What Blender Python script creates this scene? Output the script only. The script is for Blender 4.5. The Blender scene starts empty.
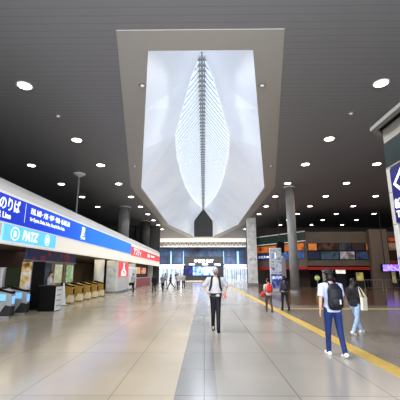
import bpy, bmesh, math, random
from mathutils import Vector, Matrix, Euler
random.seed(7)
SC = bpy.context.scene
COL = SC.collection
PI = math.pi

# ------------------------------------------------------------------ materials
MATS = {}
def mat(name, col, rough=0.6, metal=0.0, emit=None, es=1.0, noise=0.0, nscale=6.0, spec=0.5, alpha=1.0, trans=0.0):
    if name in MATS: return MATS[name]
    m = bpy.data.materials.new(name); m.use_nodes = True
    nt = m.node_tree; b = nt.nodes['Principled BSDF']
    b.inputs['Base Color'].default_value = (*col, 1)
    b.inputs['Roughness'].default_value = rough
    b.inputs['Metallic'].default_value = metal
    b.inputs['Specular IOR Level'].default_value = spec
    b.inputs['Alpha'].default_value = alpha
    b.inputs['Transmission Weight'].default_value = trans
    if emit is not None:
        b.inputs['Emission Color'].default_value = (*emit, 1)
        b.inputs['Emission Strength'].default_value = es
    if noise > 0:
        tc = nt.nodes.new('ShaderNodeTexCoord'); n = nt.nodes.new('ShaderNodeTexNoise')
        n.inputs['Scale'].default_value = nscale
        r = nt.nodes.new('ShaderNodeValToRGB')
        r.color_ramp.elements[0].position = 0.3; r.color_ramp.elements[1].position = 0.7
        r.color_ramp.elements[0].color = (*[c*(1-noise) for c in col], 1)
        r.color_ramp.elements[1].color = (*[min(1, c*(1+noise)) for c in col], 1)
        nt.links.new(tc.outputs['Object'], n.inputs['Vector'])
        nt.links.new(n.outputs['Fac'], r.inputs['Fac'])
        nt.links.new(r.outputs['Color'], b.inputs['Base Color'])
    MATS[name] = m
    return m

def N(nt, t, **kw):
    n = nt.nodes.new(t)
    for k, v in kw.items(): setattr(n, k, v)
    return n

def floor_mat(name, c1, c2, mortar, rough=0.16, sx=1.2, sy=1.2, spec=0.5, bumpy=0.003):
    m = bpy.data.materials.new(name); m.use_nodes = True
    nt = m.node_tree; b = nt.nodes['Principled BSDF']
    tc = N(nt, 'ShaderNodeTexCoord')
    br = N(nt, 'ShaderNodeTexBrick'); br.offset = 0.0; br.squash = 1.0
    br.inputs['Color1'].default_value = (*c1, 1); br.inputs['Color2'].default_value = (*c2, 1)
    br.inputs['Mortar'].default_value = (*mortar, 1)
    br.inputs['Scale'].default_value = 1.0
    br.inputs['Mortar Size'].default_value = 0.008
    br.inputs['Brick Width'].default_value = sx; br.inputs['Row Height'].default_value = sy
    no = N(nt, 'ShaderNodeTexNoise'); no.inputs['Scale'].default_value = 0.5; no.inputs['Detail'].default_value = 6
    mx = N(nt, 'ShaderNodeMix', data_type='RGBA', blend_type='MULTIPLY')
    rr = N(nt, 'ShaderNodeMapRange'); rr.inputs['From Min'].default_value = .3; rr.inputs['From Max'].default_value = .7
    rr.inputs['To Min'].default_value = rough*.75; rr.inputs['To Max'].default_value = rough*1.3
    cr = N(nt, 'ShaderNodeValToRGB')
    cr.color_ramp.elements[0].position = .3; cr.color_ramp.elements[1].position = .75
    cr.color_ramp.elements[0].color = (.84, .84, .84, 1); cr.color_ramp.elements[1].color = (1.06, 1.05, 1.03, 1)
    L = nt.links.new
    L(tc.outputs['Object'], br.inputs['Vector']); L(tc.outputs['Object'], no.inputs['Vector'])
    L(no.outputs['Fac'], cr.inputs['Fac']); L(no.outputs['Fac'], rr.inputs['Value'])
    L(br.outputs['Color'], mx.inputs[6]); L(cr.outputs['Color'], mx.inputs[7]); mx.inputs[0].default_value = 1
    L(mx.outputs[2], b.inputs['Base Color']); b.inputs['Roughness'].default_value = rough
    b.inputs['Specular IOR Level'].default_value = spec
    bp = N(nt, 'ShaderNodeBump'); bp.inputs['Strength'].default_value = bumpy; bp.inputs['Distance'].default_value = .02
    no2 = N(nt, 'ShaderNodeTexNoise'); no2.inputs['Scale'].default_value = 3.0
    L(tc.outputs['Object'], no2.inputs['Vector']); L(no2.outputs['Fac'], bp.inputs['Height']); 
    return m

def slat_mat(name, base, dark, period=0.22, rough=.55, axis='Y'):
    """flat colour with narrow joint lines every period metres"""
    m = bpy.data.materials.new(name); m.use_nodes = True
    nt = m.node_tree; b = nt.nodes['Principled BSDF']; L = nt.links.new
    tc = N(nt, 'ShaderNodeTexCoord'); sp = N(nt, 'ShaderNodeSeparateXYZ')
    dv = N(nt, 'ShaderNodeMath', operation='DIVIDE'); dv.inputs[1].default_value = period
    fr = N(nt, 'ShaderNodeMath', operation='FRACT')
    gt = N(nt, 'ShaderNodeMath', operation='LESS_THAN'); gt.inputs[1].default_value = .16
    mx = N(nt, 'ShaderNodeMix', data_type='RGBA')
    mx.inputs[6].default_value = (*base, 1); mx.inputs[7].default_value = (*dark, 1)
    L(tc.outputs['Object'], sp.inputs[0]); L(sp.outputs[axis], dv.inputs[0]); L(dv.outputs[0], fr.inputs[0])
    L(fr.outputs[0], gt.inputs[0]); L(gt.outputs[0], mx.inputs[0]); L(mx.outputs[2], b.inputs['Base Color'])
    b.inputs['Roughness'].default_value = rough
    return m

def grad_mat(name, stops, axis, a, b_, rough=.4, emit=0.0, noise=0.0):
    """colour ramp along an object axis from a to b_ (metres)"""
    m = bpy.data.materials.new(name); m.use_nodes = True
    nt = m.node_tree; b = nt.nodes['Principled BSDF']; L = nt.links.new
    tc = N(nt, 'ShaderNodeTexCoord'); sp = N(nt, 'ShaderNodeSeparateXYZ')
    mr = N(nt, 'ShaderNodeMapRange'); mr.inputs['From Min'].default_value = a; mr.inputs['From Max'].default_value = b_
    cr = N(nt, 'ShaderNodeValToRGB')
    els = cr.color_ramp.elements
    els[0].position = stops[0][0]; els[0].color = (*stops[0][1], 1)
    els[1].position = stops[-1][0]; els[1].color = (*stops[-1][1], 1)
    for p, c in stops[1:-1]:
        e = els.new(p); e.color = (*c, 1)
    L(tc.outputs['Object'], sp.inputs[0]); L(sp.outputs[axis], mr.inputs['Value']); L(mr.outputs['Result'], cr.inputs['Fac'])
    L(cr.outputs['Color'], b.inputs['Base Color']); b.inputs['Roughness'].default_value = rough
    if emit:
        L(cr.outputs['Color'], b.inputs['Emission Color']); b.inputs['Emission Strength'].default_value = emit
    return m

def photo_mat(name, cols, scale=1.3, emit=0.35, seed=0.0):
    """blotchy procedural picture for backlit photo posters"""
    m = bpy.data.materials.new(name); m.use_nodes = True
    nt = m.node_tree; b = nt.nodes['Principled BSDF']; L = nt.links.new
    tc = N(nt, 'ShaderNodeTexCoord'); mp = N(nt, 'ShaderNodeMapping'); mp.inputs['Location'].default_value = (seed, seed*.7, seed*1.3)
    no = N(nt, 'ShaderNodeTexNoise'); no.inputs['Scale'].default_value = scale; no.inputs['Detail'].default_value = 5
    cr = N(nt, 'ShaderNodeValToRGB'); els = cr.color_ramp.elements
    n = len(cols)
    els[0].position = .3; els[0].color = (*cols[0], 1); els[1].position = .72; els[1].color = (*cols[-1], 1)
    for i in range(1, n-1):
        e = els.new(.3+.42*i/(n-1)); e.color = (*cols[i], 1)
    L(tc.outputs['Object'], mp.inputs[0]); L(mp.outputs[0], no.inputs['Vector']); L(no.outputs['Fac'], cr.inputs['Fac'])
    L(cr.outputs['Color'], b.inputs['Base Color']); L(cr.outputs['Color'], b.inputs['Emission Color'])
    b.inputs['Emission Strength'].default_value = emit*(.45 if emit < .7 else 1); b.inputs['Roughness'].default_value = .45
    return m

# ------------------------------------------------------------------ mesh builder
class MB:
    def __init__(s): s.v = []; s.f = []
    def box(s, x0, x1, y0, y1, z0, z1):
        n = len(s.v)
        s.v += [(x0,y0,z0),(x1,y0,z0),(x1,y1,z0),(x0,y1,z0),(x0,y0,z1),(x1,y0,z1),(x1,y1,z1),(x0,y1,z1)]
        s.f += [tuple(n+i for i in q) for q in ((0,3,2,1),(4,5,6,7),(0,1,5,4),(1,2,6,5),(2,3,7,6),(3,0,4,7))]
        return s
    def face(s, *pts):
        n = len(s.v); s.v += [tuple(p) for p in pts]; s.f.append(tuple(range(n, n+len(pts)))); return s
    def prism(s, poly, axis, a, b):
        """extrude a polygon (2-tuples) along an axis from a to b"""
        def P(p, t): return {'X': (t, p[0], p[1]), 'Y': (p[0], t, p[1]), 'Z': (p[0], p[1], t)}[axis]
        n = len(s.v); k = len(poly)
        s.v += [P(p, a) for p in poly] + [P(p, b) for p in poly]
        s.f.append(tuple(range(n, n+k))); s.f.append(tuple(range(n+2*k-1, n+k-1, -1)))
        for i in range(k):
            j = (i+1) % k; s.f.append((n+i, n+k+i, n+k+j, n+j))
        return s
    def tube(s, pts, rad, seg=12, up=None):
        """swept closed tube; rad entries float or (rx, ry)"""
        pts = [Vector(p) for p in pts]; n0 = len(s.v); K = len(pts)
        def rr(i):
            r = rad if isinstance(rad, (int, float)) else rad[i]
            return (r, r) if isinstance(r, (int, float)) else r
        ref = Vector(up) if up else None
        for i, p in enumerate(pts):
            d = (pts[min(i+1, K-1)]-pts[max(i-1, 0)]).normalized()
            u = ref if ref is not None else (Vector((0,1,0)) if abs(d.y) < .9 else Vector((0,0,1)))
            a = u.cross(d).normalized(); b = d.cross(a).normalized()
            rx, ry = rr(i)
            for j in range(seg):
                t = 2*PI*j/seg; q = p+a*(math.cos(t)*rx)+b*(math.sin(t)*ry); s.v.append(tuple(q))
        for i in range(K-1):
            for j in range(seg):
                k = (j+1) % seg
                s.f.append((n0+i*seg+j, n0+i*seg+k, n0+(i+1)*seg+k, n0+(i+1)*seg+j))
        s.f.append(tuple(n0+j for j in reversed(range(seg))))
        s.f.append(tuple(n0+(K-1)*seg+j for j in range(seg)))
        return s
    def ball(s, c, r, seg=14, rings=10, rot=None):
        rx, ry, rz = (r, r, r) if isinstance(r, (int, float)) else r
        n0 = len(s.v); M = rot or Matrix.Identity(3); c = Vector(c)
        s.v.append(tuple(c+M@Vector((0,0,-rz))))
        for i in range(1, rings):
            ph = -PI/2+PI*i/rings
            for j in range(seg):
                t = 2*PI*j/seg
                s.v.append(tuple(c+M@Vector((rx*math.cos(ph)*math.cos(t), ry*math.cos(ph)*math.sin(t), rz*math.sin(ph)))))
        s.v.append(tuple(c+M@Vector((0,0,rz)))); top = len(s.v)-1
        for j in range(seg):
            k = (j+1) % seg
            s.f.append((n0, n0+1+k, n0+1+j)); s.f.append((top, top-seg+j, top-seg+k))
            for i in range(rings-2):
                a = n0+1+i*seg; s.f.append((a+j, a+k, a+seg+k, a+seg+j))
        return s
    def lathe(s, prof, c=(0,0,0), seg=24):
        n0 = len(s.v)
        for r, z in prof:
            for j in range(seg):
                t = 2*PI*j/seg; s.v.append((c[0]+r*math.cos(t), c[1]+r*math.sin(t), c[2]+z))
        K = len(prof)
        for i in range(K-1):
            for j in range(seg):
                k = (j+1) % seg; s.f.append((n0+i*seg+j, n0+i*seg+k, n0+(i+1)*seg+k, n0+(i+1)*seg+j))
        s.f.append(tuple(n0+j for j in reversed(range(seg)))); s.f.append(tuple(n0+(K-1)*seg+j for j in range(seg)))
        return s
    def build(s, name, m, parent=None, smooth=False, bevel=0.0, loc=None, rotz=None, recalc=True):
        me = bpy.data.meshes.new(name); me.from_pydata(s.v, [], s.f)
        if recalc:
            bm = bmesh.new(); bm.from_mesh(me); bmesh.ops.recalc_face_normals(bm, faces=bm.faces); bm.to_mesh(me); bm.free()
        me.materials.append(m)
        if smooth:
            for p in me.polygons: p.use_smooth = True
        o = bpy.data.objects.new(name, me); COL.objects.link(o)
        if bevel:
            bv = o.modifiers.new('bevel', 'BEVEL'); bv.width = bevel; bv.segments = 2; bv.limit_method = 'ANGLE'
        if parent: o.parent = parent
        if loc is not None: o.location = loc
        if rotz is not None: o.rotation_euler = (0,0,rotz)
        return o

def remeshed(mb, name, m, voxel, parent=None, smooth_it=3):
    """union of overlapping closed shapes as one continuous surface"""
    o = mb.build(name, m, None)
    r = o.modifiers.new('r', 'REMESH'); r.mode = 'VOXEL'; r.voxel_size = voxel; r.use_smooth_shade = True
    sm = o.modifiers.new('s', 'SMOOTH'); sm.iterations = smooth_it; sm.factor = .5
    dg = bpy.context.evaluated_depsgraph_get(); ev = o.evaluated_get(dg)
    me = bpy.data.meshes.new_from_object(ev); me.name = name
    o.modifiers.clear(); old = o.data; o.data = me; bpy.data.meshes.remove(old)
    me.materials.clear(); me.materials.append(m)
    for p in me.polygons: p.use_smooth = True
    if parent: o.parent = parent
    return o

def tag(o, label=None, cat=None, group=None, kind=None):
    if label: o['label'] = label
    if cat: o['category'] = cat
    if group: o['group'] = group
    if kind: o['kind'] = kind
    return o
def thing(name, label, cat, loc=(0,0,0), rotz=0, group=None):
    o = bpy.data.objects.new(name, None); COL.objects.link(o); o.empty_display_size = .2
    o.location = loc; o.rotation_euler = (0,0,rotz)
    return tag(o, label, cat, group)
def struct(o, label=None):
    return tag(o, label, None, None, 'structure')
def copy_tree(o, parent=None):
    c = o.copy(); COL.objects.link(c)
    if parent: c.parent = parent
    for ch in list(o.children): copy_tree(ch, c)
    return c

FACE_R = Euler((PI/2, 0, PI/2))     # a sign on the left facade, facing +X
FACE_C = Euler((PI/2, 0, 0))        # facing the camera, -Y
FACE_L = Euler((PI/2, 0, -PI/2))    # on the right kiosk, facing -X
def text(name, s, size, loc, rot, m, parent=None, ext=.006, sx=1.0, align='LEFT', bold=0.0, shear=0):
    cu = bpy.data.curves.new(name, 'FONT'); cu.body = s; cu.size = size; cu.extrude = ext; cu.align_x = align
    cu.offset = bold; cu.shear = shear
    t = bpy.data.objects.new(name+'_t', cu); COL.objects.link(t)
    dg = bpy.context.evaluated_depsgraph_get()
    me = bpy.data.meshes.new_from_object(t.evaluated_get(dg)); me.name = name
    bpy.data.objects.remove(t); me.materials.clear(); me.materials.append(m)
    o = bpy.data.objects.new(name, me); COL.objects.link(o)
    o.rotation_euler = rot; o.location = loc; o.scale = (sx, 1, 1)
    if parent: o.parent = parent
    return o

# ------------------------------------------------------------------ palette
white = mat('white_paint', (.82,.79,.73), .45)
fasm = mat('fascia_cream', (.85,.81,.73), .5, emit=(.9,.82,.68), es=.3)  # slight warm glow painted in for light falling on the fascia
whiteg = mat('gloss_white', (.8,.8,.8), .25)
silver = mat('silver_cladding', (.78,.76,.73), .4, .0)
grey = mat('grey_steel', (.25,.25,.25), .5, .3)
dgrey = mat('dark_grey', (.035,.035,.035), .6, spec=.3)
black = mat('black', (.006,.006,.007), .6, spec=.15)
lampm = mat('lamp_glow', (1,.97,.9), .4, emit=(1,.93,.78), es=9)
ringm = mat('lamp_ring', (.6,.58,.55), .4)
letters = mat('white_lettering', (.9,.9,.9), .5, emit=(.9,.95,1), es=.55)
redm = mat('red_band', (.36,.018,.012), .5, emit=(.5,.03,.02), es=.03)
redl = mat('red_lit', (.75,.06,.06), .4, emit=(.8,.06,.06), es=.4)
gold = mat('gold_plastic', (.42,.27,.06), .4, .1)

# ------------------------------------------------------------------ dimensions
ZC = 9.0            # ceiling height
XL = -7.0           # left facade
INNER = [(9.65,1.78),(28,5.48),(51,5.5),(68.5,2.05)]
OUTER = [(8.7,2.62),(27.7,6.35),(50.4,6.4),(70.6,3.0)]

# ------------------------------------------------------------------ floor
fm = floor_mat('polished_floor', (.52,.455,.355), (.49,.43,.34), (.33,.29,.23), .18, 1.25, 2.4, spec=.62)
o = MB().box(-18, 34, -8, 112, -.2, 0).build('floor', fm); struct(o, 'polished beige tile concourse floor')
o = MB().box(-.4, .18, -8, 74, .0, .004).build('trim_1', floor_mat('grey_strip', (.27,.27,.27), (.25,.25,.25), (.12,.12,.12), .2, .58, 1.2, .6))
struct(o, 'dark grey tile strip down the middle of the floor')
o = MB().box(.18, 3.05, -8, 74, .0, .003).build('trim_5', floor_mat('grey_tiles_a', (.36,.345,.32), (.34,.325,.30), (.19,.18,.165), .2, 1.25, 2.4, .6)); struct(o, 'grey polished tiles right of the middle strip')
o = MB().box(3.36, 30, -8, 74, .0, .003).build('trim_6', floor_mat('grey_tiles_b', (.24,.22,.195), (.225,.205,.18), (.12,.11,.10), .2, 1.25, 2.4, .6)); struct(o, 'grey polished tiles beyond the yellow strip')
bm_ = mat('brown_floor', (.14,.09,.06), .14, noise=.3, nscale=2)
o = MB().box(4.4, 33, 17.2, 42, .0, .005).build('trim_2', bm_); struct(o, 'brown polished floor before the shops')
# tactile strips with raised domes as bars
ty = mat('tactile_yellow', (.50,.36,.10), .5, noise=.12, nscale=8)
mb = MB(); mb.box(3.05, 3.36, -3, 58, .0, .008)
for k in range(4):
    mb.box(3.09+k*.07, 3.12+k*.07, -3, 58, .008, .013)
o = mb.build('trim_3', ty); struct(o, 'long yellow tactile paving strip')
mb = MB(); mb.box(3.36, 20, 15.45, 15.75, .0, .008)
for k in range(4): mb.box(3.36, 20, 15.5+k*.065, 15.53+k*.065, .008, .013)
o = mb.build('trim_4', ty); struct(o, 'side branch of yellow tactile paving')

# ------------------------------------------------------------------ ceiling with opening
cm = slat_mat('slatted_ceiling', (.25,.25,.262), (.222,.222,.232), .30, .6)
cu_ = []
mb = MB()
def hw(poly, y):
    for (a, wa), (b, wb) in zip(poly, poly[1:]):
        if a <= y <= b: return wa+(wb-wa)*(y-a)/(b-a)
ys = [8.7, 27.7, 50.4, 70.6]
x0, x1 = -18, 34
mb.face((x0,-8,ZC),(x1,-8,ZC),(x1,8.7,ZC),(x0,8.7,ZC))
mb.face((x0,70.6,ZC),(x1,70.6,ZC),(x1,75,ZC),(x0,75,ZC))
for a, b in zip(ys, ys[1:]):
    wa, wb = hw(OUTER, a), hw(OUTER, b)
    mb.face((x0,a,ZC),(-wa-.1,a,ZC),(-wb-.1,b,ZC),(x0,b,ZC))
    mb.face((wa-.1,a,ZC),(x1,a,ZC),(x1,b,ZC),(wb-.1,b,ZC))
o = mb.build('ceiling', cm, recalc=False); struct(o, 'grey slatted concourse ceiling')

# roof light: frame, folded white panels, ridge glazing with rafters
root = thing('skylight', 'long boat shaped white skylight with a glazed spine sunk in the ceiling', 'skylight', (-.1,0,0))
mb = MB()
fr = mat('skylight_frame', (.42,.405,.38), .5)
for s in (-1, 1):
    for (oa, ia), (ob, ib) in zip(list(zip(OUTER, INNER)), list(zip(OUTER, INNER))[1:]):
        A = (s*oa[1], oa[0], ZC-.03); B = (s*ob[1], ob[0], ZC-.03); C_ = (s*ib[1], ib[0], ZC-.03); D = (s*ia[1], ia[0], ZC-.03)
        mb.face(A, B, C_, D)
        mb.face((A[0],A[1],ZC+.05), (B[0],B[1],ZC+.05), B, A)
        mb.face(D, C_, (C_[0],C_[1],ZC+.12), (D[0],D[1],ZC+.12))
mb.face((-2.62,8.7,ZC-.03),(2.62,8.7,ZC-.03),(1.78,9.65,ZC-.03),(-1.78,9.65,ZC-.03))
mb.face((-2.62,8.7,ZC-.03),(2.62,8.7,ZC-.03),(2.62,8.7,ZC+.05),(-2.62,8.7,ZC+.05))
mb.face((-1.78,9.65,ZC-.03),(1.78,9.65,ZC-.03),(1.78,9.65,ZC+.12),(-1.78,9.65,ZC+.12))
mb.face((-3,70.6,ZC-.03),(3,70.6,ZC-.03),(2.05,68.5,ZC-.03),(-2.05,68.5,ZC-.03))
mb.build('frame', fr, root)
ZR = 15.0
LENS = [(17.6,0.0),(18.9,.72),(21,1.34),(23.5,2.1),(27.2,2.3),(33,2.3),(38.7,2.16),(45,1.85),(51.5,1.4),(60,.7),(68.2,0.02)]
SL = 1.4
def lz(a): return ZR-SL*a
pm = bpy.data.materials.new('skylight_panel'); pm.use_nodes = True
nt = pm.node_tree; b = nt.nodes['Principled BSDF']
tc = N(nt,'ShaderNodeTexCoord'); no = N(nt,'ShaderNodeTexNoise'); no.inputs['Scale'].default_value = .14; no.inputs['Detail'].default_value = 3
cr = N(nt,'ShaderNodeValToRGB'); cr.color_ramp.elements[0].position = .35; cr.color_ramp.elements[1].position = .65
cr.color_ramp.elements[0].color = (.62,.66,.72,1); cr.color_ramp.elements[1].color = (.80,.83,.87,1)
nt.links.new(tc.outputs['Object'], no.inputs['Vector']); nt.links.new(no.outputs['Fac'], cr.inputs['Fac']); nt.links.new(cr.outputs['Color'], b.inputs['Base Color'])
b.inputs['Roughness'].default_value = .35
b.inputs['Emission Color'].default_value = (.62,.70,.84,1); b.inputs['Emission Strength'].default_value = .26  # faint glow painted in for daylight on the panels
# the folded panels: a front pair and a rear pair
def rim(y): return hw(INNER, max(9.65, min(68.5, y)))
for s, nm in ((-1,'left'),(1,'right')):
    mb = MB()   # front panel: rim from front corner to middle corner, up to the first half of the lens
    fl = [p for p in LENS if p[0] <= 23.6]
    rimp = [(9.65,1.78),(14,2.655),(19,3.665),(28,5.48)]
    for i in range(3):
        a, b_ = fl[i], fl[i+1]; c, d = rimp[i], rimp[i+1]
        mb.face((s*c[1],c[0],ZC+.1),(s*d[1],d[0],ZC+.1),(s*b_[1],b_[0],lz(b_[1])),(s*a[1],a[0],lz(a[1])))
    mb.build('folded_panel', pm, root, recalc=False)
    mb = MB()
    rl = [p for p in LENS if p[0] >= 23.4]
    rimp = [(28,5.48),(36,5.49),(44,5.5),(51,5.5),(56,4.51),(60,3.73),(64,2.94),(68.5,2.05)]
    n = len(rl)-1
    def row(i):
        c, l = rimp[i], rl[i]
        k = max(0, (i-2)/(n-2))**1.5
        R_ = Vector((c[1],c[0],ZC+.1)); L_ = Vector((l[1],l[0],lz(l[1]))); M_ = R_.lerp(L_,.5)
        M_ = M_.lerp(Vector((1.92,68.3,12.4)), k) if i == n else M_.lerp(Vector((2.0,M_.y,12.2)), k*.55)
        return [Vector((s*q.x,q.y,q.z)) for q in (R_,R_.lerp(M_,.5),M_,M_.lerp(L_,.5),L_)]
    for i in range(n):
        A, B = row(i), row(i+1)
        for j in range(4): mb.face(A[j],B[j],B[j+1],A[j+1])
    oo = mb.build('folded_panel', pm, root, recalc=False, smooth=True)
# front closing wall (hidden high above the viewer) and dark rear gable
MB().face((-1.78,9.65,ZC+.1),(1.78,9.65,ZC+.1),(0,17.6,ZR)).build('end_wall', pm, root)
gb = mat('gable_dark', (.075,.072,.07), .5)
mb = MB(); mb.prism([(-2.0,ZC),(2.0,ZC),(1.95,12.5),(0.0,15.0),(-1.95,12.5)], 'Y', 68.25, 68.5)
mb.build('end_wall', gb, root)
# glazing
gl = bpy.data.materials.new('skylight_glass'); gl.use_nodes = True
nt = gl.node_tree; nt.nodes.remove(nt.nodes['Principled BSDF'])
tr = N(nt,'ShaderNodeBsdfTransparent'); tr.inputs[0].default_value = (.22,.27,.33,1)
gs = N(nt,'ShaderNodeBsdfGlossy'); gs.inputs['Roughness'].default_value = .05
ms = N(nt,'ShaderNodeMixShader'); ms.inputs[0].default_value = .06
nt.links.new(tr.outputs[0], ms.inputs[1]); nt.links.new(gs.outputs[0], ms.inputs[2]); nt.links.new(ms.outputs[0], nt.nodes['Material Output'].inputs[0])
MATS['glass'] = gl
gc = gl.copy(); gc.name = 'door_glass'; gc.node_tree.nodes['Transparent BSDF'].inputs[0].default_value = (.9,.95,1,1)
mb = MB()
for s in (-1,1):
    for a, b_ in zip(LENS, LENS[1:]):
        mb.face((0,a[0],ZR+.25),(0,b_[0],ZR+.25),(s*(b_[1]+.05),b_[0],lz(b_[1])+.25),(s*(a[1]+.05),a[0],lz(a[1])+.25))
mb.build('glazing', gl, root, recalc=False)
# rafters: bars across each slope
raf = mat('rafter_white', (.82,.85,.88), .4, emit=(.9,.95,1), es=.36)  # glow in the material stands in for sky light on the bars
mb = MB()
def lw(y):
    for (a, wa), (b_, wb) in zip(LENS, LENS[1:]):
        if a <= y <= b_: return wa+(wb-wa)*(y-a)/(b_-a)
    return 0
y = 18.3
while y < 67.3:
    w = lw(y); t = .26*(1+(y-18)*.02); mb = MB()
    for s in (-1,1):
        mb.face((0,y,ZR),(s*w,y,lz(w)),(s*w,y+t,lz(w)),(0,y+t,ZR))
        mb.face((0,y,ZR),(s*w,y,lz(w)),(s*w,y,lz(w)+.12),(0,y,ZR+.12))
        mb.face((0,y+t,ZR),(s*w,y+t,lz(w)),(s*w,y+t,lz(w)+.12),(0,y+t,ZR+.12))
    mb.build('rafter', raf, root, recalc=False)
    y += .58*(1+(y-18)*.02)
# ridge truss: two chords with cross nodes
mb = MB()
for s in (-1,1):
    mb.box(s*.16-.03, s*.16+.03, 17.6, 68, ZR-.35, ZR-.25)
mb.box(-.05,.05,17.6,68,ZR-.12,ZR)
y = 17.9
while y < 67.8:
    mb.box(-.3,.3,y,y+.13*(1+(y-18)*.02),ZR-.40,ZR-.3); y += .58*(1+(y-18)*.02)
mb.build('ridge_truss', mat('ridge_grey',(.30,.32,.34),.4,emit=(.5,.52,.55),es=.08), root)
mb = MB()
for s in (-1,1):
    for a, b_ in zip(LENS, LENS[1:]):
        mb.tube([(s*a[1],a[0],lz(a[1])),(s*b_[1],b_[0],lz(b_[1]))], .045, 6)
mb.build('edge_trim', raf, root)

# ------------------------------------------------------------------ downlights
def downlight():
    r = thing('downlight', 'x', 'ceiling light')
    MB().lathe([(.30,0),(.33,-.03),(.30,-.045),(.26,-.03)], seg=20).build('ring', ringm, r, smooth=True)
    MB().lathe([(.25,-.034),(.25,-.05)], seg=20).build('diffuser', lampm, r)
    return r
proto = None
rowname = {0:'nearest',1:'second',2:'third',3:'fourth',4:'fifth',5:'sixth',6:'seventh',7:'eighth',8:'ninth',9:'tenth'}
gy = [11.7,17.2,21.6,26.5,31.3,36.2,41.1,46,50.9,55.8]
gx = {-2:-12.1,-1:-7.22,1:7.07,2:12.0,3:16.9,4:21.7}
ord_ = {1:'first',2:'second',3:'third',4:'fourth'}
for k, yy in enumerate(gy):
    for c, xx in gx.items():
        if k == 0 and abs(c) > 1: continue
        if c < -1 and k > 5: continue
        if c == 4 and k < 3: continue
        if c > 1 and yy > 52: continue
        if proto is None: o = proto = downlight()
        else: o = copy_tree(proto)
        o.location = (xx, yy, ZC)
        side = 'left' if c < 0 else 'right'
        o['label'] = f"round recessed downlight, {ord_[abs(c)]} out from the skylight's {side} side, {rowname[k]} from the viewer"
        o['group'] = 'recessed downlights in the slatted ceiling'
# two more far ones over the red sign
# small sensors
def sensor():
    r = thing('ceiling_sensor', 'x', 'sensor')
    MB().lathe([(.15,0),(.16,-.02),(.13,-.04)], seg=16).build('ring', grey, r)
    MB().ball((0,0,-.04),(.09,.09,.05),12,8).build('dome', whiteg, r, smooth=True)
    return r
sp = None
for (x, y_, lab) in [(-7.0,14.3,'small dim ceiling sensor on the left ceiling between two lit downlights'),
                 (6.98,14.2,'small dim ceiling sensor on the right ceiling near the sign tower'),
                 (-2.45,11.7,'small sensor in the left arm of the skylight frame, nearest'),
                 (2.35,11.75,'small sensor in the right arm of the skylight frame, nearest'),
                 (-4.85,21.7,'small sensor in the left arm of the skylight frame, farther'),
                 (4.7,21.8,'small sensor in the right arm of the skylight frame, farther')]:
    if sp is None: o = sp = sensor()
    else: o = copy_tree(sp)
    o.location = (x, y_, ZC-(.03 if abs(x) < 5 else 0)); o['label'] = lab; o['group'] = 'ceiling sensors'
# hanging pole over the left sign
r = thing('hanging_pole', 'thin grey pole hanging from a round ceiling plate above the blue sign', 'pole', (-9.5,23.7,4.72))
MB().lathe([(.07,0),(.07,4.2)], seg=12).build('rod', grey, r)
MB().lathe([(.05,4.0),(.42,4.2),(.46,4.28)], seg=20).build('ceiling_plate', ringm, r)
MB().lathe([(.14,0),(.14,.1)], seg=14).build('base_collar', grey, r)

# ------------------------------------------------------------------ left building
fas = MB()
prof = [(XL-.1,2.62),(XL,2.62),(XL,4.40),(XL-.04,4.46)]
fas.prism([(XL-.25,2.62),(XL,2.62),(XL,4.42),(XL-.25,4.42)],'Y',-4,52)
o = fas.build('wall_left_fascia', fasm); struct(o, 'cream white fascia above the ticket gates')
# rounded silver cap
cap = [(XL-.25,4.42),(XL+.02,4.42)]
for k in range(9):
    t = k/8*PI/2
    cap.append((XL+.02-.55*(1-math.cos(t))-.1*k/8, 4.42+.62*math.sin(t)))
cap += [(XL-1.5,5.12),(XL-1.5,4.8),(XL-.25,4.8)]
mb = MB().prism(cap,'Y',-4,52); o = mb.build('trim_8', silver, smooth=False); struct(o, 'rounded silver cap along the top of the fascia')
for q in o.data.polygons: q.use_smooth = False
o = MB().box(-18,XL-.2,-4,52,4.4,4.7).build('ceiling_gates', mat('soffit_roof',(.1,.09,.08),.7)); struct(o, 'slab above the gate hall')
o = MB().box(-18,XL-.02,-4,52,2.66,2.72).build('ceiling_gates_soffit', mat('gate_soffit',(.14,.11,.09),.6)); struct(o)
ml = mat('left_back_upper', (.05,.045,.04), .8)
o = MB().box(-18.2,-18,-8,75,0,9).build('wall_left', ml); struct(o, 'dark back wall left')
o = MB().box(-18,-7.05,52,52.4,0,9).build('wall_left_end', mat('left_end',(.09,.085,.08),.6)); struct(o)
wl = mat('gate_hall_wall', (.30,.25,.18), .7, noise=.25, nscale=.8)
o = MB().box(-13.2,-13,-4,52,0,2.66).build('wall_left_gatehall', wl); struct(o, 'beige back wall of the gate hall')
# dark near portion of the front
dk = mat('maroon_dark', (.028,.012,.008), .6)
o = MB().box(-13,-8.3,15.7,15.85,0,2.66).build('wall_left_shop', dk); struct(o, 'dark maroon shop wall at the left edge')

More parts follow.
